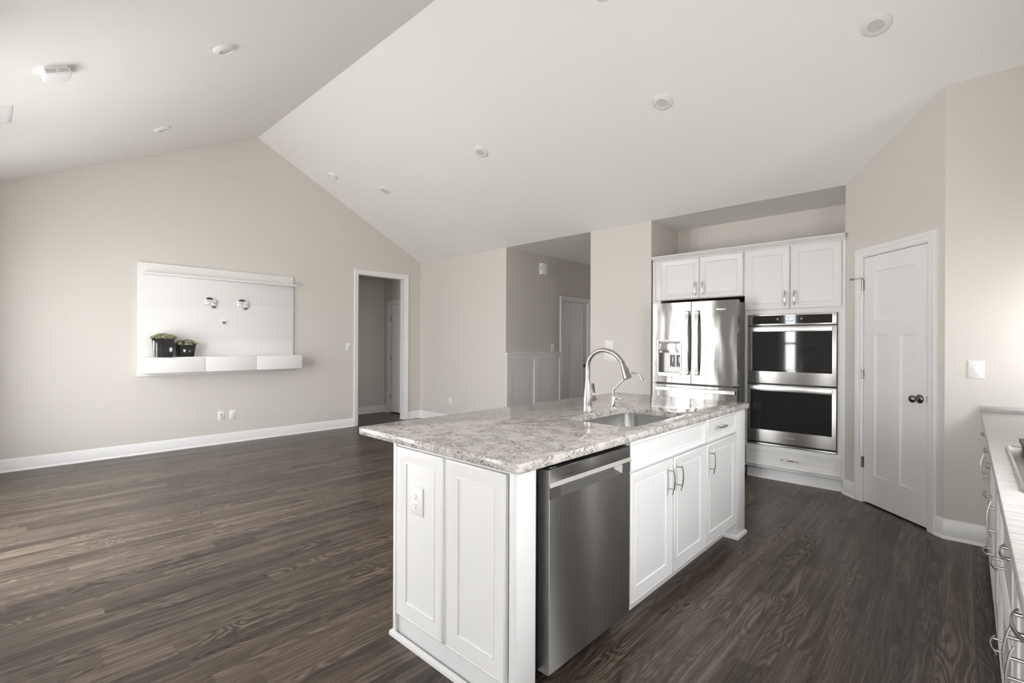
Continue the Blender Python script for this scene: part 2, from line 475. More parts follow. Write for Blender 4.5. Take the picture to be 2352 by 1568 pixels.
bk = MB()
bk.wbox(0, 2.119, 0, 0.12, 0, E_ + up)
bk.wbox(3.609, 4.442, 0, 0.12, 0, E_ + up)
S(bk.build('wall_back', 'wall'), 'greige back wall either side of the foyer opening', 'wall')

al = MB()
al.wbox(4.322, 4.442, 0.12, 0.8535, 0, E_ + up)
al.wbox(4.442, 6.44, 0.7335, 0.8535, 0, E_ + up)
al.wbox(6.32, 6.44, 0.02, 0.7335, 0, E_ + up)
S(al.build('wall_alcove', 'wall'), 'greige alcove walls around and above the tall kitchen cabinets', 'wall')

pw = MB(); PZ = 2.112; P0, P1 = 0.220, 0.868
pw.prism(FD, [(0, 0), (P0, 0), (P0, E_ + SR * P0 * -DU.y + up), (0, E_ + up)], -0.11, 0)
pw.prism(FD, [(P1, 0), (DL, 0), (DL, zc(KY) + up), (P1, E_ + SR * P1 * -DU.y + up)], -0.11, 0)
pw.prism(FD, [(P0, PZ), (P1, PZ), (P1, E_ + SR * P1 * -DU.y + up), (P0, E_ + SR * P0 * -DU.y + up)], -0.11, 0)
S(pw.build('wall_pantry', 'wall'), 'angled greige wall holding the white pantry door', 'wall')
kw_ = MB(); kw_.wbox(DB.x, 7.93, KY, KY + .12, 0, zc(KY) + up)
S(kw_.build('wall_kitchen', 'wall'), 'greige kitchen wall behind the end of the right hand worktop', 'wall')
pe = MB(); pe.wbox(6.44, 7.93, 0.7335, 0.8535, 0, E_ + up)
S(pe.build('wall_pantry_back', 'wall'), 'wall at the back of the pantry', 'wall')

def holed(mb, fr, u0_, u1, v0, top, holes, w0, w1):
    # a wall split around openings (u0, u1, v0, v1); top is a number
    us = u0_
    for a, b_, c, d in sorted(holes):
        mb.box(fr, us, a, v0, top, w0, w1)
        if c > v0: mb.box(fr, a, b_, v0, c, w0, w1)
        mb.box(fr, a, b_, d, top, w0, w1)
        us = b_
    mb.box(fr, us, u1, v0, top, w0, w1)

fwall = MB(); holed(fwall, F((0, FRONT_Y, 0), (1, 0, 0), Z, (0, -1, 0)), 0.0, 7.93, 0, zc(FRONT_Y) + .05, FRONT_WIN, 0, 0.12)
S(fwall.build('wall_front', 'wall'), 'greige window wall opposite the ovens', 'wall')
rw = MB(); holed(rw, F((RIGHT_X, 0, 0), (0, 1, 0), Z, (1, 0, 0)), FRONT_Y, KY, 0, 2.78, RIGHT_WIN, 0, 0.12)
rw.prism(F((0, 0, 0), (0, 1, 0), Z, (1, 0, 0)), [(FRONT_Y, 2.78), (KY, 2.78), (KY, zc(KY) + up), (YR, HR + up), (FRONT_Y, zc(FRONT_Y) + up)], RIGHT_X, RIGHT_X + .12)
rw.wbox(RIGHT_X, RIGHT_X + .12, KY + .12, 0.7335, 0, E_ + up)
S(rw.build('wall_right', 'wall'), 'greige wall behind the cooktop run', 'wall')

D20, D21, D2Z = 1.423, 2.245, 2.105
fo = MB(); holed(fo, F((2.119, 0, 0), (0, 1, 0), Z, (1, 0, 0)), 0.12, FOYER_Y, 0, E_ + up, [(D20, D21, 0, D2Z)], -0.12, 0)
holed(fo, F((0, FOYER_Y, 0), (1, 0, 0), Z, (0, 1, 0)), 2.0, 3.729, 0, E_ + up, FOYER_FILL_WIN, 0, 0.12)
fo.wbox(3.609, 3.729, 0.12, FOYER_Y, 0, E_ + up)
fo.wbox(1.2, 1.999, 1.2, 1.3, 0, E_); fo.wbox(1.2, 1.999, 2.5, 2.6, 0, E_); fo.wbox(1.2, 1.3, 1.3, 2.5, 0, E_)
S(fo.build('wall_foyer', 'wall'), 'dim greige foyer wall seen through the wide opening', 'wall')

HX, HY = -1.11, -0.036
D30, D31, D3Z = -0.93, -0.14, 2.10
hw = MB(); hw.wbox(HX - .12, HX, -2.6, HY, 0, 2.83)
holed(hw, FY(HY), HX - .12, -0.12, 0, 2.83, [(D30, D31, 0, D3Z)], -0.12, 0)
hw.wbox(HX, -0.12, -2.6, -2.5, 0, 2.83)
hw.wbox(-1.23, -0.12, 0.4, 0.45, 0, 2.83); hw.wbox(-1.23, -1.2, HY + .12, 0.4, 0, 2.83); hw.wbox(-0.17, -0.121, 0.121, 0.4, 0, 2.83); hw.wbox(-1.23, -0.12, .15, 0.45, 2.78, 2.83)
S(hw.build('wall_hall', 'wall'), 'shaded greige hall wall beyond the cased opening', 'wall')

# windows (behind the camera; they give the daylight)
def window(i, fr, a, b_, c, d, label, bars):
    w = MB(); t = 0.05
    for q in ((a, a + t, c, d), (b_ - t, b_, c, d), (a + t, b_ - t, c, c + t), (a + t, b_ - t, d - t, d)): w.box(fr, *q, -0.09, -0.02)
    for bx in bars:
        if bx[0] == 'v': w.box(fr, bx[1] - .03, bx[1] + .03, c + t, d - t, -0.08, -0.03)
        else: w.box(fr, a + t, b_ - t, bx[1] - .02, bx[1] + .02, -0.08, -0.03)
    fr_o = w.build('window_%d' % i, 'trim'); S(fr_o, label, 'window')
    p = MB(); p.box(fr, a + t, b_ - t, c + t, d - t, -0.058, -0.052); p.build('pane', 'pane', fr_o)
    cs = MB(); cs.sweep(fr, [(a, c), (a, d), (b_, d), (b_, c)][::1], CASING, closed=True)
    cs.build('window_casing', 'trim', fr_o)
CASING = [(0, 0), (0, .010), (.006, .0125), (.030, .0135), (.034, .017), (.050, .017), (.056, .020), (.064, .019), (.066, .016), (.066, 0)]
FFR = F((0, FRONT_Y, 0), (-1, 0, 0), Z, (0, 1, 0))
WL = ['white framed window on the front wall nearest the gable wall', 'left white framed glass patio door on the front wall', 'right white framed glass patio door on the front wall', 'very narrow white framed window on the front wall opposite the ovens', 'white framed glass door on the front wall behind the camera']
for i, (a, b_, c, d) in enumerate(FRONT_WIN):
    window(i + 1, FFR, -b_, -a, c, d, WL[i], [('h', (c + d) / 2)])
for i, (a, b_, c, d) in enumerate(RIGHT_WIN):
    window(6 + i, FNX(RIGHT_X), -b_, -a, c, d, ['wide white framed window on the right wall behind the cooktop', 'small white framed window above the far end of the right hand worktop'][i], [('v', -(a + b_) / 2)] if i == 0 else [('h', (c + d) / 2)])
a, b_, c, d = FOYER_FILL_WIN[0]
window(8, FY(FOYER_Y), a, b_, c, d, 'white framed window at the end of the foyer', [('h', (c + d) / 2)])

# skirting
BASE = [(0, 0), (.024, 0), (.024, .010), (.020, .018), (.0145, .021), (.0145, .090), (.011, .100), (.011, .118), (.006, .128), (.004, .135), (0, .136)]
def skirting(name, paths, label):
    s = MB()
    for p in paths: s.sweep(WORLD, p, BASE)
    return S(s.build(name, 'trim'), label, 'baseboard')
def dpt(t): q = DA + DU * t; return (q.x, q.y)
skirting('baseboard_left', [[(0, -1.336), (0, FRONT_Y)]], 'white baseboard along the gable wall under the media panel')
skirting('baseboard_back', [[(2.119, 0), (0, 0), (0, -0.269)], [(4.44, 0), (3.609, 0)]], 'white baseboard in the far room corner beside the cased opening')
skirting('baseboard_pantry', [[(7.20, KY), (DB.x, DB.y), dpt(0.944)], [dpt(0.146), dpt(0.0)]], 'white baseboard either side of the pantry door')
skirting('baseboard_hall', [[(-1.016, HY), (HX, HY), (HX, -2.5)]], 'white baseboard in the hall beyond the cased opening')
skirting('baseboard_front', [[(0.02, FRONT_Y), (2.05, FRONT_Y)], [(3.47, FRONT_Y), (6.73, FRONT_Y)]], 'white baseboard under the front windows')

# casings
def casing(name, fr, u0_, u1, top, depth, label, jamb=0.014):
    c = MB(); c.sweep(fr, [(u0_, 0), (u0_, top), (u1, top), (u1, 0)], CASING)
    c.box(fr, u0_ - .004, u0_ + jamb, 0, top, -depth, 0.002); c.box(fr, u1 - jamb, u1 + .004, 0, top, -depth, 0.002)
    c.box(fr, u0_ + jamb, u1 - jamb, top - jamb, top + .004, -depth, 0.002)
    return S(c.build(name, 'trim'), label, 'door casing')
casing('trim_1', FX(0), OY0, OY1, OZ, 0.12, 'white cased opening without a door in the gable wall')
casing('trim_2', FD, P0 - .008, P1 + .008, PZ, 0.05, 'white casing around the pantry door', 0.010)
casing('trim_3', FX(2.119), D20, D21, D2Z, 0.05, 'white casing around the foyer door')
casing('trim_4', FY(HY), D30, D31, D3Z, 0.05, 'white casing around the hall door')

# doors
def door(name, fr, u0_, u1, v0, v1, w, panels, label, hinge_u, hinge_z, knob, hmat='nickel'):
    # panels: (u0, u1, v0, v1) recessed fields: one above two
    o = fr(u0_, 0, 0)
    t = tag(thing(name, label, 'door', o), label, 'door', None, 'structure')
    lf = MB(); f, bk_ = w, w - .010
    lf.box(fr, u0_, u1, v0, v1, w - .036, bk_)
    (a0, a1, a2, a3), (b0, b1, b2, b3), (c0, c1, c2, c3) = panels
    for q in ((u0_, a0, v0, v1), (a1, u1, v0, v1), (a0, a1, a3, v1), (a0, a1, b3, a2), (a0, a1, v0, b2), (b1, c0, b2, b3)):
        lf.box(fr, *q, bk_ - .001, f)
    lf.build('door_leaf', 'trim', t)
    for i, hz in enumerate(hinge_z):
        h = MB()
        for k in range(5): h.tube([fr(hinge_u, hz - .046 + k * .0186, w + .008), fr(hinge_u, hz - .046 + k * .0186 + .0176, w + .008)], 0.0065, 10)
        h.box(fr, hinge_u + .004, hinge_u + .016, hz - .045, hz + .045, w - .002, w + .003)
        ho = h.build('hinge', hmat, t)
        if name == 'door_1' and i == 0:
            p = MB(); p.tube([fr(hinge_u, hz + .046, w + .008), fr(hinge_u, hz + .060, w + .008), fr(hinge_u - .010, hz + .064, w + .018), fr(hinge_u - .055, hz + .060, w + .045)], .005, 10)
            p.tube([fr(hinge_u - .055, hz + .060, w + .045), fr(hinge_u - .085, hz + .060, w + .052)], .0085, 10)
            p.build('door_stop', hmat, ho)
    ku, kz = knob
    k = MB(); k.lathe(fr(ku, kz, w), fr.W, [(.001, 0), (.034, 0), (.034, .004), (.030, .010), (.020, .014), (.013, .018), (.011, .026), (.012, .034), (.020, .040), (.027, .048), (.0285, .056), (.026, .064), (.018, .071), (.008, .074), (.001, .0745)], 32)
    k.build('knob', 'bronze', t)
    st = MB(); st.box(fr, u1 - .001, u1 + .004, kz - .026, kz + .028, w - .02, w + .002); st.build('latch_plate', 'bronze', t)
    return t
door('door_1', FD, 0.2306, 0.858, .014, 2.098, -0.004, [(.344, .742, 1.563, 1.965), (.345, .486, .258, 1.435), (.606, .743, .258, 1.435)],
     'white three panel pantry door with a round dark knob in the angled wall', 0.221, (1.866, 1.106, .346), (.797, .951))
door('door_2', FX(2.119), D20 + .016, D21 - .016, .014, 2.088, -0.034, [(1.53, 2.08, 1.555, 1.968), (1.53, 1.739, .258, 1.435), (1.866, 2.08, .258, 1.435)],
     'white three panel door in the dim foyer wall', D20 + .012, (1.85, 1.10, .35), (2.155, .95))
door('door_3', FY(HY), D30 + .016, D31 - .016, .022, 2.082, -0.02, [(-.777, -.293, 1.563, 1.963), (-.777, -.60, .259, 1.439), (-.47, -.293, .259, 1.439)],
     'white three panel door in the hall beyond the cased opening', D30 + .008, (1.81, 1.06, .31), (-.215, .95), 'bronze')

# wainscot in the foyer
wf_ = FX(2.119); w = MB()
w.box(wf_, 0.004, 1.352, 0.0, 1.185, 0, .004)
for q in ((.004, .106), (.662, .772), (1.335, 1.352)): w.box(wf_, *q, .14, 1.105, .004, .018)
w.box(wf_, .004, 1.352, 1.105, 1.185, .004, .018); w.box(wf_, .004, 1.352, 0, .14, .004, .018)
w.box(wf_, .0, 1.354, 1.185, 1.208, 0, .034)
S(w.build('trim_5', 'trim'), 'white board wainscot with cap rail on the foyer wall', 'wainscot')
# ------------------------------------------------------------------ shared builders
def strap(mb, pts, side, wd, th):
    # a flat bar along pts; side = direction of its width
    P = [Vector(p) for p in pts]; sd = Vector(side).normalized(); rings = []
    for i in range(len(P)):
        t = (P[min(i + 1, len(P) - 1)] - P[max(i - 1, 0)]).normalized(); nn = t.cross(sd).normalized()
        w_ = wd[i] if isinstance(wd, (list, tuple)) else wd
        c = th * 0.2
        q = [(-w_ / 2, -th / 2 + c), (-w_ / 2, th / 2 - c), (-w_ / 2 + c, th / 2), (w_ / 2 - c, th / 2), (w_ / 2, th / 2 - c), (w_ / 2, -th / 2 + c), (w_ / 2 - c, -th / 2), (-w_ / 2 + c, -th / 2)]
        rings.append([mb.bm.verts.new(P[i] + sd * a + nn * b_) for a, b_ in q])
    for i in range(len(P) - 1):
        for j in range(8):
            k = (j + 1) % 8; mb.face([rings[i][j], rings[i][k], rings[i + 1][k], rings[i + 1][j]], True)
    mb.face(rings[0]); mb.face(rings[-1])

def pull(parent, fr, u, v, w, vertical=True, L=.152, sp=.096, mat='nickel'):
    # bowed bar pull on two posts; w = face of the door
    mb = MB(); n = 14; pts = []
    for i in range(n + 1):
        t = -1 + 2 * i / n
        d = t * L / 2; o = .020 + .013 * (1 - t * t)
        pts.append(fr(u, v + d, w + o) if vertical else fr(u + d, v, w + o))
    ws = [.0055 + .0045 * (1 - (-1 + 2 * i / n) ** 2) for i in range(n + 1)]
    strap(mb, pts, fr.U if vertical else fr.V, ws, .0048)
    for s in (-1, 1):
        d = s * sp / 2; q = (u, v + d) if vertical else (u + d, v)
        mb.tube([fr(*q, w - .001), fr(*q, w + .027)], .0042, 10)
    return mb.build('handle', mat, parent)

def front(mb, fr, u0_, u1, v0, v1, w0, fw_=.070, t=.019):
    prof = [(0, w0), (0, w0 + t - .004), (.003, w0 + t - .001), (.008, w0 + t), (.0095, w0 + t - .0015), (.011, w0 + t - .0015), (fw_ * .45, w0 + t - .0040), (fw_ - .011, w0 + t - .0100), (fw_ - .009, w0 + t - .0070), (fw_ - .003, w0 + t - .0070), (fw_, w0 + t - .0125)]
    mb.sweep(fr, [(u0_, v0), (u1, v0), (u1, v1), (u0_, v1)], prof, closed=True, fill=True)
def cab_door(parent, fr, u0_, u1, v0, v1, w0, name='door', fw_=.068, mat='cabinet'):
    mb = MB(); front(mb, fr, u0_, u1, v0, v1, w0, fw_); return mb.build(name, mat, parent)

def plate(name, label, fr, u, v, wd, ht, kind, w=0.0, group=None, gangs=1):
    t = thing(name, label, {'outlet': 'outlet', 'switch': 'light switch', 'coax': 'wall plate', 'double': 'light switch'}[kind], fr(u, v, w), group)
    mb = MB(); mb.sweep(fr, [(u - wd / 2, v - ht / 2), (u + wd / 2, v - ht / 2), (u + wd / 2, v + ht / 2), (u - wd / 2, v + ht / 2)], [(0, w - .0), (0, w + .002), (.006, w + .0065)], closed=True, fill=True)
    mb.build('cover_plate', 'plastic', t)
    def dot(du, dv, a, b_, mat, nm, d=.0008):
        q = MB(); q.box(fr, u + du - a, u + du + a, v + dv - b_, v + dv + b_, w + .005, w + .0065 + d); return q.build(nm, mat, t)
    for k in range(gangs):
        du = (k - (gangs - 1) / 2) * .046
        if kind == 'outlet':
            for s in (1, -1):
                q = MB(); q.lathe(fr(u + du, v + s * .0195, w + .006), fr.W, [(.001, 0), (.0165, 0), (.0165, .0015), (.015, .0025), (.001, .0025)], 24); so = q.build('socket', 'plastic', t)
                h = MB(); h.box(fr, u + du - .0075, u + du - .0050, v + s * .0195 + .0005, v + s * .0195 + .0095, w + .008, w + .0088)
                h.box(fr, u + du + .0050, u + du + .0075, v + s * .0195 + .0015, v + s * .0195 + .0090, w + .008, w + .0088)
                h.lathe(fr(u + du, v + s * .0195 - .0065, w + .008), fr.W, [(.001, 0), (.0028, 0), (.0028, .0008), (.001, .0008)], 12)
                h.build('slots', 'dark_slot', so)
        elif kind == 'switch':
            q = MB(); q.box(fr, u + du - .0055, u + du + .0055, v - .012, v + .012, w + .005, w + .0072); so = q.build('switch_surround', 'plastic', t)
            q = MB(); q.box(fr, u + du - .004, u + du + .004, v - .001, v + .010, w + .006, w + .017, .001); q.build('toggle', 'plastic', so)
            for s in (1, -1): dot(du, s * .030, .0022, .0022, 'socket_tan', 'screw')
        elif kind == 'double':
            for s in (1, -1): dot(du, s * .008, .0035, .0045, 'plastic', 'toggle', .008); dot(du, s * .030, .0018, .0018, 'socket_tan', 'screw')
        elif kind == 'coax':
            q = MB(); q.lathe(fr(u, v + .014, w + .006), fr.W, [(.001, 0), (.008, 0), (.008, .001), (.001, .001)], 20); q.build('dark_port', 'black', t)
            q = MB(); q.tube([fr(u, v - .016, w + .005), fr(u, v - .016, w + .020)], .005, 12); q.build('coax_connector', 'socket_tan', t)
            for s in (1, -1): dot(0, s * .034, .002, .002, 'socket_tan', 'screw')
    return t

# ------------------------------------------------------------------ island
IX, IY, IT = 5.960, -4.100, 0.931
FI, FE = FX(IX), FY(IY)
SHOE = [(0, 0), (.013, 0), (.013, .014), (.009, .022), (0, .026)]
t = thing('island_end_panel', 'white island end with two tall framed panels facing the camera', 'cabinet panel', (5.6, IY, 0))
mb = MB(); mb.wbox(5.198, IX - .09, IY + .015, -3.990, 0, .893); mb.box(FE, 5.198, 5.217, 0.0, .893, -.02, 0); mb.box(FE, 5.217, 5.921, .881, .893, -.02, -.004)
mb.build('end_board', 'cabinet', t)
for q in ((5.221, 5.556), (5.573, 5.907)):
    mb = MB(); front(mb, FE, q[0], q[1], .110, .877, -.0155, .072); mb.build('panel', 'cabinet', t)
mb = MB(); mb.box(FI, IY, -3.990, 0, .893, -.0385, 0, .005, 3)
mb.build('corner_post', 'cabinet', t)
mb = MB(); mb.sweep(WORLD, [(IX + .001, -3.992), (IX, IY), (5.198, IY), (5.198, -3.992)], SHOE); mb.build('shoe_moulding', 'cabinet', t)

t = thing('island_sink_cabinet', 'white island sink cabinet with a false drawer front over two doors', 'cabinet', (5.6, -2.855, 0))
mb = MB(); mb.wbox(5.198, IX, -3.322, -2.392, .115, .700); mb.wbox(5.198, 5.40, -3.322, -2.392, .700, .893); mb.wbox(5.94, IX, -3.322, -2.392, .700, .893)
mb.wbox(5.198, 5.88, -3.322, -2.392, 0, .115); mb.build('body', 'cabinet', t)
mb = MB(); front(mb, FI, -3.318, -2.399, .752, .892, .002, .034); mb.build('false_drawer_front', 'cabinet', t)
d = cab_door(t, FI, -3.316, -2.860, .128, .742, .002); pull(d, FI, -2.916, .640, .021)
d = cab_door(t, FI, -2.845, -2.399, .128, .742, .002); pull(d, FI, -2.810, .640, .021)

t = thing('island_drawer_cabinet', 'white island cabinet with one small drawer over one door and a square end post', 'cabinet', (5.6, -2.0, 0))
mb = MB(); mb.wbox(5.198, IX, -2.391, -1.630, .115, .893); mb.wbox(5.198, 5.88, -2.391, -1.630, 0, .115); mb.build('body', 'cabinet', t)
mb = MB(); front(mb, FI, -2.384, -1.838, .752, .892, .002, .034); d = mb.build('drawer', 'cabinet', t); pull(d, FI, -2.170, .834, .021, False)
d = cab_door(t, FI, -2.382, -1.838, .128, .742, .002); pull(d, FI, -2.372 + .03, .640, .021)
mb = MB(); mb.box(FI, -1.800, -1.628, 0, .893, -.12, .004, .003); mb.build('end_post', 'cabinet', t)
mb = MB(); mb.sweep(WORLD, [(5.875, -1.628), (IX + .004, -1.628), (IX + .004, -1.800), (5.870, -1.800)][::-1], [(-a, b_) for a, b_ in SHOE]); mb.build('shoe_moulding', 'cabinet', t)

# dishwasher
t = thing('dishwasher', 'dark stainless dishwasher with a pocket handle built into the island', 'dishwasher', (5.7, -3.63, 0))
mb = MB(); mb.wbox(5.36, 5.90, -3.975, -3.330, .10, .885); mb.wbox(5.36, 5.86, -3.975, -3.330, 0, .10); mb.wbox(5.90, 5.925, -3.984, -3.325, .10, .893)
mb.build('tub_housing', 'black', t)
y0, y1 = -3.938, -3.328
mb = MB()
mb.box(FI, y0, y1, .102, .764, -.034, .020, .003)
mb.box(FI, y0, -3.864, .763, .806, -.034, .020); mb.box(FI, -3.398, y1, .763, .806, -.034, .020)
mb.box(FI, -3.864, -3.398, .763, .806, -.034, -.012)
mb.box(FI, y0, y1, .826, .876, -.034, .020, .003)
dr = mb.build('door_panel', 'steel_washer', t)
mb = MB(); mb.sweep(F(FI(0, 0, 0), FI.U, FI.V, FI.W), [(-3.864, .806), (-3.864, .764), (-3.398, .764), (-3.398, .806)], [(0, .0202), (.016, -.012)], cap=False); mb.build('pocket', 'recess', dr)
mb = MB(); mb.prism(F((0, y0 - .003, 0), (1, 0, 0), Z, (0, 1, 0)), [(IX - .034, .806), (IX + .022, .806), (IX + .029, .811), (IX + .020, .8255), (IX - .034, .8255)], 0, y1 - y0 + .004); mb.build('handle_lip', 'steel_bar', dr)
mb = MB(); mb.box(FI, y0 - .0016, y0 + .0005, .103, .874, -.034, .0185); mb.build('side_edge', 'steel_bar', dr)
mb = MB(); mb.box(FI, -3.862, -3.778, .8395, .8425, .019, .0208); mb.build('vent_slot', 'dark_slot', dr)
mb = MB(); mb.box(FI, y0 - .001, y1, .870, .8775, -.034, .0175, .001); tp = mb.build('control_strip', 'black', t)
text_mesh('logo', 'Whirlpool', F((0, 0, .8777), (0, 1, 0), (-1, 0, 0), Z), -3.900, -(IX + .006), .010, 'logo', tp)

# island worktop with the sink cut-out
def rrect(x0, x1, y0_, y1_, r, n=8):
    P = []
    for cx, cy, a0 in ((x1 - r, y0_ + r, -90), (x1 - r, y1_ - r, 0), (x0 + r, y1_ - r, 90), (x0 + r, y0_ + r, 180)):
        for i in range(n + 1):
            a = math.radians(a0 + 90 * i / n); P.append((cx + r * math.cos(a), cy + r * math.sin(a)))
    return P
def cast(poly, c, ang):
    d = (math.cos(ang), math.sin(ang)); best = None
    for i in range(len(poly)):
        (x1, y1_), (x2, y2) = poly[i], poly[(i + 1) % len(poly)]
        ex, ey = x2 - x1, y2 - y1_; den = d[0] * ey - d[1] * ex
        if abs(den) < 1e-12: continue
        s_ = ((x1 - c[0]) * ey - (y1_ - c[1]) * ex) / den; q = ((x1 - c[0]) * d[1] - (y1_ - c[1]) * d[0]) / den
        if s_ > 0 and -1e-9 <= q <= 1 + 1e-9: best = s_ if best is None else max(best, s_)
    return (c[0] + d[0] * best, c[1] + d[1] * best)
WX0, WX1, WY0, WY1 = 4.916, 5.989, -4.125, -1.600
SX0, SX1, SY0, SY1 = 5.478, 5.896, -3.165, -2.455
C0 = ((SX0 + SX1) / 2, (SY0 + SY1) / 2)
outer = lambda i: rrect(WX0 + i, WX1 - i, WY0 + i, WY1 - i, .026)
inner = lambda i: rrect(SX0 - i, SX1 + i, SY0 - i, SY1 + i, .085)
angs = sorted({round(math.atan2(p[1] - C0[1], p[0] - C0[0]), 5) for p in outer(0) + inner(0)})
mb = MB(); loops = []
for kind, ins, z in ((1, .003, .931), (1, .0009, .9301), (1, 0, .928), (1, 0, .900), (1, .003, .896), (0, .0, .896), (0, 0, .928), (0, .003, .931)):
    poly = outer(ins) if kind else inner(ins)
    loops.append([mb.bm.verts.new((*cast(poly, C0, a), z)) for a in angs])
k = len(angs)
for i in range(len(loops)):
    A, B = loops[i], loops[(i + 1) % len(loops)]
    sm = i in (0, 1, 2, 5)
    for j in range(k): mb.face([A[j], A[(j + 1) % k], B[(j + 1) % k], B[j]], sm)
tag(mb.build('island_worktop', 'quartz', None, (5.45, -2.86, .9)), 'grey and white veined quartz worktop on the kitchen island', 'worktop')

t = thing('sink', 'rectangular stainless undermount sink sunk into the island worktop', 'sink', (C0[0], C0[1], .70))
mb = MB(); lv = [(.022, .8955, .10), (-.006, .8955, .085), (-.006, .885, .085), (-.010, .760, .085), (-.016, .735, .08), (-.034, .720, .07), (-.060, .716, .05)]
L_ = [[mb.bm.verts.new((x, y, z)) for x, y in rrect(SX0 - i, SX1 + i, SY0 - i, SY1 + i, r)] for i, z, r in lv]
for A, B in zip(L_, L_[1:]):
    for j in range(len(A)): q = (j + 1) % len(A); mb.face([A[j], A[q], B[q], B[j]], True)
mb.face(L_[-1]); mb.build('basin', 'steel_sink', t)
mb = MB(); mb.lathe((C0[0], C0[1], .7165), Z, [(.001, .0005), (.030, .0005), (.042, .003), (.045, .001), (.045, 0)], 28); mb.build('drain', 'chrome', t)

# main tap
fx, fy = 5.391, -2.785
t = thing('kitchen_tap', 'tall brushed nickel pull down gooseneck tap behind the sink', 'tap', (fx, fy, IT))
mb = MB(); mb.lathe((fx, fy, IT), Z, [(.001, 0), (.0305, 0), (.0305, .004), (.0295, .006), (.0290, .040), (.0275, .075), (.0235, .110), (.0190, .140), (.0160, .165), (.0148, .185), (.0144, .1970)], 36); mb.build('body', 'nickel', t)
S_ = 1 / .716
neck = [(0, .1965), (0, .230), (0, .268), (.003, .297), (.012, .328), (.028, .354), (.050, .372), (.076, .382), (.098, .380), (.122, .371), (.146, .352), (.164, .328), (.1745, .309)]
pp = [(fx + a * S_, fy, IT + b_) for a, b_ in neck]
from_pts = []
for i in range(len(pp) - 1):                       # smooth the bend with Catmull-Rom points
    p0, p1, p2, p3 = [Vector(pp[max(0, min(len(pp) - 1, j))]) for j in (i - 1, i, i + 1, i + 2)]
    for s in range(4):
        q = s / 4; from_pts.append(0.5 * ((2 * p1) + (p2 - p0) * q + (2 * p0 - 5 * p1 + 4 * p2 - p3) * q * q + (3 * p1 - p0 - 3 * p2 + p3) * q ** 3))
from_pts.append(Vector(pp[-1]))
mb = MB(); mb.tube(from_pts, .0132, 20, side=(0, 1, 0)); nk = mb.build('neck', 'nickel', t)
hd = [(fx + a * S_, fy, IT + b_) for a, b_ in ((.1750, .308), (.1785, .297), (.187, .262), (.1945, .235), (.199, .219), (.200, .216))]
mb = MB(); mb.tube(hd, [.0137, .0142, .0185, .0240, .0265, .0240], 24, side=(0, 1, 0)); h = mb.build('spray_head', 'nickel', t)
mb = MB(); mb.box(F(Vector(hd[2]) + Vector((.010, 0, .004)), (0, 1, 0), (-.22, 0, .97), (.97, 0, .22)), -.005, .005, -.014, .014, .001, .0125, .002); mb.build('spray_button', 'bronze', h)
mb = MB(); mb.lathe((fx, fy + .012, 1.004), (0, 1, 0), [(.001, 0), (.0205, 0), (.0205, .050), (.019, .0525), (.019, .056), (.0205, .058), (.0205, .064), (.016, .072), (.001, .074)], 28); hub = mb.build('handle_hub', 'nickel', t)
mb = MB(); mb.tube([(fx, fy + .078, 1.010), (fx - .002, fy + .082, 1.030), (fx - .004, fy + .078, 1.055), (fx - .004, fy + .068, 1.080), (fx - .002, fy + .064, 1.096), (fx, fy + .066, 1.101)], [(.0075, .006), (.008, .005), (.010, .005), (.0125, .005), (.011, .0045), (.005, .003)], 16, side=(1, 0, 0)); mb.build('lever', 'nickel', hub)

sx, sy = 5.4305, -2.536
t = thing('filter_tap', 'small slim nickel filter tap beside the tall gooseneck tap', 'tap', (sx, sy, IT))
mb = MB(); mb.lathe((sx, sy, IT), Z, [(.001, 0), (.0245, 0), (.0245, .003), (.020, .006), (.0155, .008), (.0150, .030), (.0125, .055), (.0105, .072), (.0085, .074), (.001, .074)], 28); mb.build('body', 'chrome', t)
sp = [(0, .073), (0, .100), (.001, .113), (.006, .125), (.020, .145), (.050, .185), (.074, .217), (.083, .2265), (.094, .233), (.106, .2355), (.118, .233), (.130, .2245), (.140, .209), (.1475, .196)]
mb = MB(); mb.tube([(sx + a * S_, sy, IT + b_) for a, b_ in sp], .0062, 14, side=(0, 1, 0)); mb.lathe((sx + .144 * S_, sy, IT + .203), (.55, 0, -.83), [(.001, -.002), (.0075, -.002), (.0075, .012), (.005, .014)], 14); mb.build('spout', 'chrome', t)
mb = MB(); R_ = lambda d, z: (sx + .716 * d, sy + .698 * d, z)
mb.tube([R_(.006, .990), R_(.024, .9935)], .0095, 14); mb.tube([R_(.020, .992), R_(.050, .989)], .0042, 10); mb.sphere(R_(.053, .988), .0068); mb.tube([R_(.010, .955), R_(.026, .988)], .0038, 10); mb.build('lever', 'chrome', t)

plate('wall_outlet', 'white duplex outlet on the narrow left panel of the island end', FE, 5.371, .657, .084, .124, 'outlet', -.0065)

# ------------------------------------------------------------------ tall cabinets in the alcove
F0 = FY(0.0)
t = thing('fridge_cabinet', 'white two door wall cabinet above the refrigerator', 'cabinet', (4.98, .3, 1.85))
mb = MB(); mb.box(F0, 4.570, 5.470, 1.852, 2.3175, -.62, .010); mb.box(F0, 4.496, 4.570, 1.852, 2.318, -.62, .010, .002); mb.build('body', 'cabinet', t)
mb = MB(); mb.box(F0, 4.575, 5.465, 1.846, 1.852, -.60, .004); mb.build('underside', 'raw_wood', t)
d = cab_door(t, F0, 4.576, 5.009, 1.857, 2.304, .011, fw_=.066); pull(d, F0, 4.976, 1.961, .030)
d = cab_door(t, F0, 5.014, 5.456, 1.857, 2.304, .011, fw_=.066); pull(d, F0, 5.055, 1.961, .030)
t = thing('fridge_side_panel', 'tall white panel on the left side of the refrigerator', 'cabinet panel', (4.52, .3, 0))
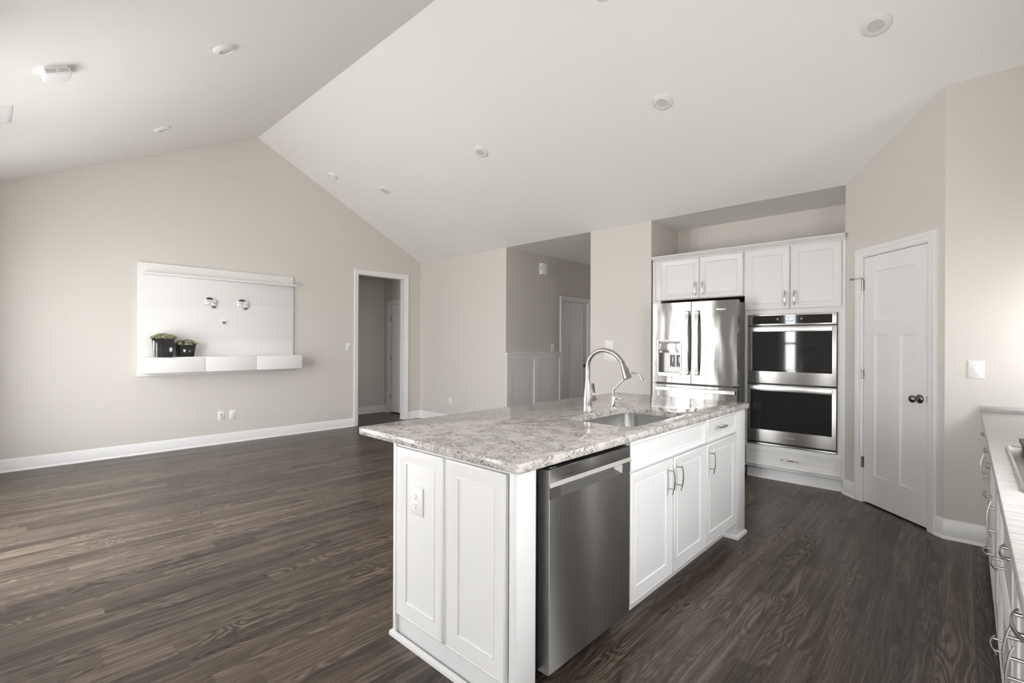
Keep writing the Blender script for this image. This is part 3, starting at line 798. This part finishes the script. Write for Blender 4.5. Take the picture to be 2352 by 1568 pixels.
mb = MB(); mb.box(F0, 4.470, 4.494, 0, 2.318, -.62, .010); mb.box(F0, 4.494, 4.566, 0, 1.850, -.03, .008); mb.build('board', 'cabinet', t)

t = thing('oven_cabinet', 'tall white cabinet housing the double oven, two doors above and a drawer below', 'cabinet', (5.9, .3, 0))
mb = MB()
mb.box(F0, 5.472, 5.504, .120, 2.318, -.62, .010); mb.box(F0, 6.259, 6.316, .120, 2.318, -.62, .010)
mb.box(F0, 5.504, 6.259, 1.653, 2.318, -.62, .010); mb.box(F0, 5.504, 6.259, .120, .347, -.62, .010)
mb.box(F0, 5.504, 6.259, .347, 1.653, -.62, -.58); mb.box(F0, 5.478, 6.316, 0, .120, -.62, -.055)
mb.build('body', 'cabinet', t)
d = cab_door(t, F0, 5.473, 5.874, 1.700, 2.305, .011, fw_=.070); pull(d, F0, 5.840, 1.803, .030)
d = cab_door(t, F0, 5.884, 6.287, 1.700, 2.305, .011, fw_=.070); pull(d, F0, 5.919, 1.803, .030)
mb = MB(); front(mb, F0, 5.490, 6.289, .142, .320, .011, .040); d = mb.build('drawer', 'cabinet', t); pull(d, F0, 5.884, .232, .030, False)
mb = MB(); mb.sweep(WORLD, [(6.316, .055), (5.478, .055)], SHOE); mb.build('shoe_moulding', 'cabinet', t)
mb = MB(); mb.sweep(F((0, 0, 2.318), (1, 0, 0), (0, 1, 0), Z), [(6.318, -.010), (4.496, -.010), (4.496, .40)], [(0, -.012), (.010, -.010), (.010, 0), (.020, .004), (.024, .012), (.042, .022), (.046, .030), (.054, .032), (.054, .042), (0, .042)])
tag(mb.build('crown_moulding', 'cabinet', None, (5.4, 0, 2.318)), 'white crown moulding along the top of the tall kitchen cabinets', 'moulding')

# refrigerator
t = thing('refrigerator', 'stainless french door refrigerator with a dispenser, left of the ovens', 'refrigerator', (5.043, .1, 0))
mb = MB(); mb.wbox(4.612, 5.470, -.205, .55, .03, 1.775); mb.wbox(4.64, 5.45, -.18, .5, 0, .03)
mb.wbox(4.63, 4.72, -.26, -.17, 1.776, 1.795, .003); mb.wbox(5.37, 5.462, -.262, -.16, 1.776, 1.797, .003)
mb.build('case', 'grey_case', t)
def fy_(x): return -.286 + .009 * ((x - 5.043) / .44) ** 2
def slab(mb, x0, x1, z0, z1, n=10, back=-.207):
    xs = [x0 + (x1 - x0) * i / n for i in range(n + 1)]
    A = [[mb.bm.verts.new((x, fy_(x), z)) for x in xs] for z in (z0, z1)]
    for i in range(n): mb.face([A[0][i], A[0][i + 1], A[1][i + 1], A[1][i]], True)
    b0 = [mb.bm.verts.new((x, back, z)) for z in (z0, z1) for x in (x0, x1)]
    mb.face([A[0][0], A[1][0], b0[2], b0[0]]); mb.face([A[0][-1], A[1][-1], b0[3], b0[1]])
    mb.face(A[0] + [b0[1], b0[0]]); mb.face(A[1] + [b0[3], b0[2]]); mb.face([b0[0], b0[1], b0[3], b0[2]])
DX0, DX1, DZ0, DZ1 = 4.668, 4.925, 1.010, 1.395
mb = MB()
slab(mb, 4.603, DX0, DZ0, DZ1, 3); slab(mb, DX1, 5.027, DZ0, DZ1, 3)
slab(mb, 4.603, 5.027, DZ1, 1.797); slab(mb, 4.603, 5.027, .937, DZ0)
ld = mb.build('left_door', 'steel_door', t)
mb = MB(); slab(mb, 5.034, 5.482, .937, 1.797); rd = mb.build('right_door', 'steel_door', t)
mb = MB(); slab(mb, 4.603, 5.484, .06, .915); fz = mb.build('freezer_drawer', 'steel_door', t)
mb = MB(); mb.wbox(4.61, 5.478, -.215, -.20, .905, .945); mb.wbox(5.024, 5.037, -.225, -.20, .94, 1.79)
for x in (4.66, 5.45): mb.tube([(x, -.262, .912), (x, -.262, .940)], .008, 10)
mb.build('gasket', 'black', t)
def fr_handle(parent, xc, s):
    mb = MB(); n = 20; pts = []
    for i in range(n + 1):
        q = -1 + 2 * i / n; pts.append((xc, -.300 - .036 * (1 - q * q), 1.365 + .337 * q))
    strap(mb, pts, (1, 0, 0), .036, .014)
    for z in (1.05, 1.68): mb.wbox(xc - .014, xc + .014, -.315, -.283, z - .018, z + .018, .003)
    mb.build('handle', 'steel_bar', parent)
fr_handle(ld, 4.996, 1); fr_handle(rd, 5.098, -1)
mb = MB(); pts = [(4.650 + .82 * i / 20, -.305 - .022 * (1 - (-1 + i / 10) ** 2), .870) for i in range(21)]
strap(mb, pts, (0, 0, 1), .038, .014); mb.wbox(4.70, 4.74, -.310, -.283, .856, .884, .003); mb.wbox(5.38, 5.42, -.310, -.280, .856, .884, .003); mb.build('handle', 'steel_bar', fz)
ds = MB()
for q in ((DX0 - .004, DX0 + .007, DZ0, DZ1), (DX1 - .007, DX1 + .004, DZ0, DZ1), (DX0, DX1, DZ1 - .006, DZ1 + .002), (DX0, DX1, DZ0 - .002, DZ0 + .032)): ds.wbox(q[0], q[1], -.294, -.270, q[2], q[3])
dso = ds.build('dispenser_surround', 'steel', ld)
mb = MB(); mb.wbox(DX0, DX1, -.212, -.207, DZ0, DZ1); mb.wbox(DX0, DX0 + .008, -.275, -.212, DZ0, DZ1); mb.wbox(DX1 - .008, DX1, -.275, -.212, DZ0, DZ1); mb.wbox(DX0, DX1, -.275, -.212, DZ1 - .008, DZ1); mb.build('dispenser_recess', 'recess', ld)
mb = MB(); rows = []
for i in range(9):
    a = -1 + i / 4; zz = 1.322 + .064 * a; rows.append([mb.bm.verts.new((DX0 + .010 + (DX1 - DX0 - .02) * j / 12, -.278 - .006 * (1 - a * a) - .003 * (1 - (-1 + j / 6) ** 2), zz)) for j in range(13)])
for A, B in zip(rows, rows[1:]):
    for j in range(12): mb.face([A[j], A[j + 1], B[j + 1], B[j]], True)
bk2 = [mb.bm.verts.new((x, -.214, z)) for z in (1.258, 1.386) for x in (DX0 + .01, DX1 - .01)]
mb.face(rows[0] + [bk2[1], bk2[0]]); mb.face(rows[-1] + [bk2[3], bk2[2]])
mb.face([r[0] for r in rows] + [bk2[2], bk2[0]]); mb.face([r[-1] for r in rows] + [bk2[3], bk2[1]])
mb.build('dispenser_control', 'chrome', ld)
for x in (4.800, 4.872):
    mb = MB(); mb.wbox(x - .017, x + .017, -.245, -.212, 1.105, 1.235, .003); mb.build('paddle', 'chrome', ld)
for x in (4.800, 4.872):
    mb = MB(); mb.wbox(x - .013, x + .013, -.2475, -.244, 1.120, 1.232); mb.build('paddle_pad', 'black', ld)
text_mesh('logo', 'Whirlpool', F((0, fy_(5.33) - .0005, 0), (1, 0, 0), Z, (0, -1, 0)), 5.328, 1.707, .0215, 'logo', rd)

# double oven
t = thing('double_oven', 'built in stainless double wall oven with black glass doors', 'oven', (5.88, .2, .35))
O0, O1 = 5.509, 6.254
mb = MB(); mb.wbox(5.505, 6.258, -.020, .52, .350, 1.650); mb.build('housing', 'black', t)
mb = MB(); mb.box(F0, O0, O1, 1.541, 1.651, .012, .036, .003); cp = mb.build('control_panel', 'steel', t)
mb = MB(); mb.box(F0, 5.531, 6.221, 1.555, 1.636, .034, .0375); mb.build('control_glass', 'glass_black', cp)
mb = MB(); mb.box(F0, 5.841, 5.914, 1.572, 1.625, .037, .0381); mb.build('display', 'screen', cp)
text_mesh('clock_digits', '2:26', F((0, -.0386, 0), (1, 0, 0), Z, (0, -1, 0)), 5.8775, 1.6015, .038, 'digits', cp)
mb = MB()
mb.bm.free()
for x in (5.776, 5.978):
    mb = MB(); mb.sweep(F0, [(x - .007, 1.592), (x + .007, 1.592), (x + .007, 1.608), (x - .007, 1.608)], [(0, .0376), (0, .0384), (.0025, .0384), (.0025, .0376)], closed=True)
    mb.build('touch_mark', 'plastic', cp)
def oven_door(z0, z1, g0, g1, h0, h1, logo):
    mb = MB(); mb.box(F0, O0, O1, z0, z1, .008, .036, .003); d = mb.build('oven_door', 'steel', t)
    mb = MB(); mb.box(F0, 5.535, 6.221, g0, g1, .034, .0378); mb.build('door_glass', 'glass_black', d)
    mb = MB(); mb.box(F0, 5.538, 6.227, h0, h1, .056, .074, .004); mb.box(F0, 5.538, 5.556, h0 + .004, h1 - .004, .034, .058); mb.box(F0, 6.209, 6.227, h0 + .004, h1 - .004, .034, .058); mb.build('handle', 'steel_bar', d)
    if logo: text_mesh('logo', 'Whirlpool', F((0, -.0364, 0), (1, 0, 0), Z, (0, -1, 0)), 5.881, .4445, .0185, 'logo', d)
oven_door(.968, 1.531, 1.085, 1.477, 1.477, 1.525, False)
oven_door(.384, .951, .505, .893, .898, .943, True)
mb = MB(); mb.box(F0, O0 + .002, O1 + .002, .353, .366, .010, .030, .002); mb.build('vent_trim', 'steel', t)

# ------------------------------------------------------------------ right hand run
RC = 7.217; FR = FNX(RC)
def base_unit(u0_, u1, label, plan):
    t = thing('base_cabinet', label, 'cabinet', (7.5, -(u0_ + u1) / 2, 0), 'base cabinets under the right hand worktop')
    mb = MB(); mb.box(FR, u0_, u1, .10, .867, -.58, 0); mb.box(FR, u0_, u1, 0, .10, -.58, -.07); mb.build('body', 'cabinet', t)
    for kind, a, b_, c, d, hu, hv in plan:
        if kind == 'door': o = cab_door(t, FR, a, b_, c, d, .001); pull(o, FR, hu, hv, .020)
        else:
            mb = MB(); front(mb, FR, a, b_, c, d, .001, .034); o = mb.build('drawer' if hu else 'false_drawer_front', 'cabinet', t)
            if hu: pull(o, FR, hu, hv, .020, False)
base_unit(.745, 1.600, 'white base cabinet next to the kitchen wall, one drawer over two doors', [('drawer', .77, 1.592, .727, .863, 1.175, .809), ('door', .77, 1.176, .108, .714, 1.142, .614), ('door', 1.184, 1.592, .108, .714, 1.218, .614)])
base_unit(1.602, 2.058, 'white stack of three drawers, nearer the kitchen wall, under the worktop', [('drawer', 1.610, 2.050, .727, .863, 1.81, .809), ('drawer', 1.610, 2.050, .428, .714, 1.81, .580), ('drawer', 1.610, 2.050, .108, .416, 1.81, .290)])
base_unit(2.060, 2.498, 'white base cabinet with one drawer over one door between the two drawer stacks', [('drawer', 2.068, 2.490, .727, .863, 2.27, .809), ('door', 2.068, 2.490, .108, .714, 2.440, .614)])
base_unit(2.500, 3.318, 'white drawer stack directly under the cooktop', [('false', 2.508, 3.310, .727, .863, None, 0), ('drawer', 2.508, 3.310, .428, .714, 2.91, .580), ('drawer', 2.508, 3.310, .108, .416, 2.91, .290)])
base_unit(3.320, 4.220, 'white base cabinet nearest the camera, two drawers over two doors', [('drawer', 3.328, 3.764, .727, .863, 3.545, .809), ('drawer', 3.774, 4.212, .727, .863, 4.00, .809), ('door', 3.328, 3.764, .108, .714, 3.715, .614), ('door', 3.774, 4.212, .108, .714, 3.825, .614)])
mb = MB(); mb.wbox(7.172, RIGHT_X - .001, -4.75, KY - .0005, .867, .905, .004); mb.wbox(7.168, RIGHT_X - .002, KY - .020, KY - .001, .9045, .946, .002)
tag(mb.build('right_worktop', 'laminate', None, (7.5, -2.7, .867)), 'pale streaked grey worktop along the right edge of the photo', 'worktop')
t = thing('base_cabinet', 'plain white base cabinet at the camera end of the right hand run', 'cabinet', (7.5, -4.48, 0), 'base cabinets under the right hand worktop')
mb = MB(); mb.box(FR, 4.222, 4.74, .10, .867, -.58, 0); mb.box(FR, 4.222, 4.74, 0, .10, -.58, -.07); mb.build('body', 'cabinet', t)
t = thing('cooktop', 'stainless gas cooktop with black grates set into the right hand worktop', 'cooktop', (7.49, -2.77, .905))
mb = MB(); lv = [(0, .904), (0, .911), (.003, .916), (.009, .918), (.016, .9145), (.030, .913)]
L_ = [[mb.bm.verts.new((x, y, z)) for x, y in rrect(7.222 + i, 7.745 - i, -3.222 + i, -2.305 - i, max(.028 - i * .5, .01))] for i, z in lv]
for A, B in zip(L_, L_[1:]):
    for j in range(len(A)): q = (j + 1) % len(A); mb.face([A[j], A[q], B[q], B[j]], True)
mb.face(L_[-1]); mb.face(L_[0]); mb.build('top_plate', 'steel', t)
for yc in (-2.47, -2.765, -3.06):
    mb = MB(); h0, h1 = .940, .956
    for x in (7.275, 7.685): mb.wbox(x - .013, x + .013, yc - .135, yc + .135, h0, h1, .003)
    for dy in (-.122, 0, .122): mb.wbox(7.275, 7.685, yc + dy - .011, yc + dy + .011, h0, h1, .003)
    for x in (7.278, 7.682):
        for dy in (-.118, .118): mb.wbox(x - .008, x + .008, yc + dy - .008, yc + dy + .008, .9135, h0 + .002)
    mb.build('grate', 'iron', t)
for yc, x in ((-2.47, 7.38), (-2.47, 7.58), (-2.765, 7.48), (-3.06, 7.38), (-3.06, 7.58)):
    mb = MB(); mb.lathe((x, yc, .9135), Z, [(.001, 0), (.048, 0), (.046, .008), (.036, .012), (.036, .018), (.030, .021), (.001, .021)], 24); mb.build('burner', 'iron', t)

# ------------------------------------------------------------------ media panel on the gable wall
G = FX(0.0)
t = thing('media_wall_panel', 'large white wall mounted media panel with a shelf and a floating drawer box', 'wall unit', (0, -3.27, .937))
mb = MB(); z_ = [.937, 1.399, 1.857, 2.311]
for a, b_ in zip(z_, z_[1:]): mb.box(G, -4.211, -2.337, a + .0012, b_ - .0012, .006, .030, .001)
mb.box(G, -4.20, -2.35, .95, 2.30, .0, .0275)
bp = mb.build('back_panel', 'unit', t)
mb = MB(); mb.box(G, -4.172, -2.313, 2.163, 2.187, .029, .130, .002); mb.build('shelf', 'unit', t)
mb = MB(); mb.box(G, -4.166, -2.302, .980, 1.171, .029, .230, .0015); bx = mb.build('box', 'unit', t)
for a, b_ in ((-4.166, -3.5445), (-3.5415, -2.9325), (-2.9295, -2.302)):
    mb = MB(); mb.box(G, a, b_, .982, 1.162, .231, .250, .0012); mb.build('drawer', 'unit', t)
mb = MB(); mb.lathe(G(-3.262, 1.622, .030), (1, 0, 0), [(.001, 0), (.050, 0), (.050, .003), (.044, .0055), (.001, .0055)], 32); cg_ = mb.build('cable_grommet', 'plastic', t)
mb = MB(); mb.prism(G, [(-3.293, 1.628), (-3.288, 1.601), (-3.272, 1.593), (-3.256, 1.593), (-3.242, 1.601), (-3.238, 1.628)], .034, .0365); mb.build('cable_hole', 'socket_tan', cg_)
mb = MB(); mb.lathe(G(-2.508, 2.111, .030), (1, 0, 0), [(.001, 0), (.009, 0), (.008, .006), (.001, .008)], 16); mb.build('screw_cap', 'plastic', t)
def bracket(y0, label):
    t = thing('tv_bracket', label, 'bracket', (.03, y0, 1.85), 'metal television brackets')
    mb = MB(); mb.box(G, y0 - .060, y0 + .016, 1.838, 1.893, .029, .060, .002); mb.box(G, y0 - .060, y0 + .016, 1.893, 1.907, .029, .068, .001); mb.build('mount_block', 'zinc', t)
    mb = MB(); mb.box(G, y0 + .018, y0 + .074, 1.826, 1.905, .029, .056, .002); mb.build('hook_plate', 'zinc', t)
    mb = MB(); mb.box(G, y0 - .040, y0 + .024, 1.907, 1.928, .034, .064, .003); mb.lathe(G(y0 - .012, 1.928, .05), Z, [(.001, 0), (.008, 0), (.008, .006), (.001, .006)], 12); mb.build('adjuster', 'black', t)
    mb = MB(); mb.box(G, y0 + .024, y0 + .064, 1.800, 1.826, .029, .050, .002); mb.build('clip', 'bronze', t)
    mb = MB(); mb.box(G, y0 + .034, y0 + .060, 1.860, 1.868, .055, .058); mb.build('slot', 'dark_slot', t)
bracket(-3.440, 'metal television bracket on the media panel, left of the pair')
bracket(-3.045, 'metal television bracket on the media panel, right of the pair')

def planter(label, x, y, z0, top, bot, h, rot, seed):
    t = thing('potted_succulent', label, 'potted plant', (x, y, z0), 'succulents on the media panel')
    R = Matrix.Rotation(rot, 4, 'Z'); fr = F((x, y, z0), R @ Vector((1, 0, 0)), R @ Vector((0, 1, 0)), Z)
    mb = MB()
    ring = lambda a, z: [mb.bm.verts.new(fr(u, v, z)) for u, v in rrect(-a, a, -a, a, .004, 2)]
    L_ = [ring(bot / 2, 0), ring(top / 2, h - .004), ring(top / 2 - .002, h), ring(top / 2 - .008, h), ring(top / 2 - .010, h - .03)]
    for A, B in zip(L_, L_[1:]):
        for j in range(len(A)): q = (j + 1) % len(A); mb.face([A[j], A[q], B[q], B[j]])
    mb.face(L_[0]); mb.face(L_[-1]); mb.build('pot', 'pot', t)
    rnd = random.Random(seed); mb = MB()
    for k in range(60):
        ux, uy = rnd.uniform(-1, 1), rnd.uniform(-1, 1)
        px, py = ux * top * .52, uy * top * .52; pz = h - .010 + .040 * (1 - max(abs(ux), abs(uy)) ** 2) + rnd.uniform(-.006, .008)
        for j in range(15):
            a = rnd.uniform(0, 6.28); el = rnd.uniform(-.1, 1.2); ln = rnd.uniform(.020, .040)
            d = Vector((math.cos(a) * math.cos(el) + ux * .35, math.sin(a) * math.cos(el) + uy * .35, math.sin(el))).normalized()
            b0 = fr(px, py, pz); d = fr.U * d.x + fr.V * d.y + Vector((0, 0, d.z))
            mb.tube([b0, b0 + d * ln * .4, b0 + d * ln * .8, b0 + d * ln], [(.002, .003), (.003, .0065), (.0025, .005), (.0003, .0006)], 5)
    mb.build('foliage', 'leaf', t)
planter('larger potted succulent in a glossy black square pot on the media panel box', .158, -3.972, 1.1712, .226, .192, .228, math.radians(-13), 3)
planter('smaller potted succulent in a glossy black square pot on the media panel box', .150, -3.735, 1.1712, .178, .145, .157, math.radians(0), 5)

# wall plates
plate('cable_outlet', 'white cable wall plate with a dark port, low on the gable wall', G, -3.287, .374, .080, .124, 'coax')
plate('wall_outlet', 'white duplex outlet low on the gable wall under the media panel', G, -3.145, .376, .078, .124, 'outlet')
plate('light_switch', 'white light switch just left of the cased opening', G, -1.435, 1.281, .084, .124, 'switch')
plate('wall_outlet', 'white outlet low on the back wall between the room corner and the foyer', F0, .830, .372, .080, .118, 'outlet')
plate('light_switch', 'upper white two gang switch plate on the back wall behind the tap', F0, 3.883, 1.337, .120, .118, 'double', gangs=2)
plate('light_switch', 'lower white three gang switch plate on the back wall behind the tap', F0, 3.905, 1.188, .165, .118, 'double', gangs=3)
plate('light_switch', 'white light switch on the kitchen wall above the right hand worktop', FY(KY), 7.148, 1.186, .080, .122, 'switch')
plate('light_switch', 'white light switch in the foyer above the wainscot', FX(2.119), 1.150, 1.284, .080, .120, 'switch')
t = thing('door_chime', 'white boxy sensor with a dark slot high on the foyer wall', 'door chime', (2.15, .83, 2.57))
mb = MB(); mb.prism(WORLD, [(2.119, .80), (2.168, .80), (2.182, .818), (2.182, .918), (2.119, .918)], 2.480, 2.658); mb.build('housing', 'plastic', t)
mb = MB(); mb.box(FY(.80), 2.140, 2.152, 2.555, 2.605, -.001, .0012); mb.build('slot', 'dark_slot', t)

# ------------------------------------------------------------------ ceiling fittings
def ceil_mw(x, y):
    s = -SR if y >= YR else SL
    nrm = Vector((0, s, -1)).normalized() if y < YR else Vector((0, -SR, -1)).normalized()
    v = Vector((0, 1, s)).normalized(); u = v.cross(nrm).normalized()
    m_ = Matrix(((u.x, v.x, nrm.x, x), (u.y, v.y, nrm.y, y), (u.z, v.z, nrm.z, zc(y)), (0, 0, 0, 1)))
    return m_
LG = 'recessed ceiling lights'
first = None
for x, y, lab in ((1.123, -1.494, 'farthest recessed ceiling light, near the gable wall, on the right slope'), (3.108, -1.504, 'recessed ceiling light second from the gable wall on the right slope'),
                  (5.197, -1.330, 'recessed ceiling light above the island and refrigerator'), (6.667, -1.335, 'large looking recessed ceiling light nearest the pantry corner at top right'),
                  (5.185, -2.295, 'recessed ceiling light cut off by the top edge of the photo'),
                  (1.143, -4.191, 'recessed ceiling light on the left slope nearer the media panel'), (3.113, -4.197, 'recessed ceiling light on the left slope nearer the ridge and camera')):
    if first is None:
        mw = ceil_mw(x, y); first = thing('recessed_light', lab, 'ceiling light', (0, 0, 0), LG)
        first.matrix_world = mw; WM[first.name] = Matrix.Identity(4)
        mb = MB(); mb.lathe((0, 0, 0), Z, [(.088, 0), (.086, .004), (.078, .009), (.056, .019), (.052, .020), (.050, .017), (.048, .017), (.046, .0185), (.044, .0165)], 40, cap=False); mb.build('trim_ring', 'lamp_trim', first)
        mb = MB(); mb.lathe((0, 0, 0), Z, [(.046, .0150), (.030, .0148), (.001, .0145)], 32, cap=False); mb.build('lens', 'lens', first)
    else: dup(first, ceil_mw(x, y), lab)
t = thing('smoke_detector', 'round white smoke detector high on the right slope above the gable corner', 'smoke detector', (0, 0, 0)); t.matrix_world = ceil_mw(.502, -1.967); WM[t.name] = Matrix.Identity(4)
mb = MB(); mb.lathe((0, 0, 0), Z, [(.070, 0), (.070, .012), (.066, .014), (.066, .022), (.060, .034), (.045, .038), (.001, .039)], 36); mb.build('housing', 'plastic', t)
mb = MB()
for k in range(10):
    a = k * .628; mb.tube([(.052 * math.cos(a), .052 * math.sin(a), .030), (.052 * math.cos(a + .35), .052 * math.sin(a + .35), .0375)], .0035, 8)
mb.build('vents', 'grille', t)
t = thing('alarm_box', 'square white alarm box hanging on the left ceiling slope near the air vent', 'alarm', (0, 0, 0)); t.matrix_world = ceil_mw(2.905, -5.135); WM[t.name] = Matrix.Identity(4)
mb = MB(); mb.box(WORLD, -.062, .062, -.062, .062, 0, .012); mb.box(WORLD, -.072, .072, -.072, .072, .012, .050, .009, 3); mb.build('housing', 'plastic', t)
mb = MB()
for sg in (-1, 1):
    for r in range(4):
        for q in (-.034, .034): mb.box(WORLD, sg * .0725 - .001, sg * .0725 + .001, q - .028, q + .028, .020 + r * .006, .0225 + r * .006)
mb.build('side_grille', 'grille', t)
t = thing('air_vent', 'white rectangular air vent cut off by the left edge of the photo', 'air vent', (0, 0, 0)); t.matrix_world = ceil_mw(2.125, -5.425); WM[t.name] = Matrix.Identity(4)
mb = MB()
mb.sweep(WORLD, [(-.19, -.125), (.19, -.125), (.19, .125), (-.19, .125)], [(0, 0), (0, .004), (.008, .009), (.032, .009), (.036, .003)], closed=True); mb.build('frame', 'plastic', t)
mb = MB(); mb.box(WORLD, -.155, .155, -.09, .09, .0005, .0015); mb.build('duct', 'dark_slot', t)
mb = MB()
for k in range(14):
    x = -.145 + k * .0223; mb.box(F((x, 0, .005), (.8, 0, .6), (0, 1, 0), (-.6, 0, .8)), -.008, .008, -.09, .09, -.0006, .0006)
mb.build('louvres', 'plastic', t)
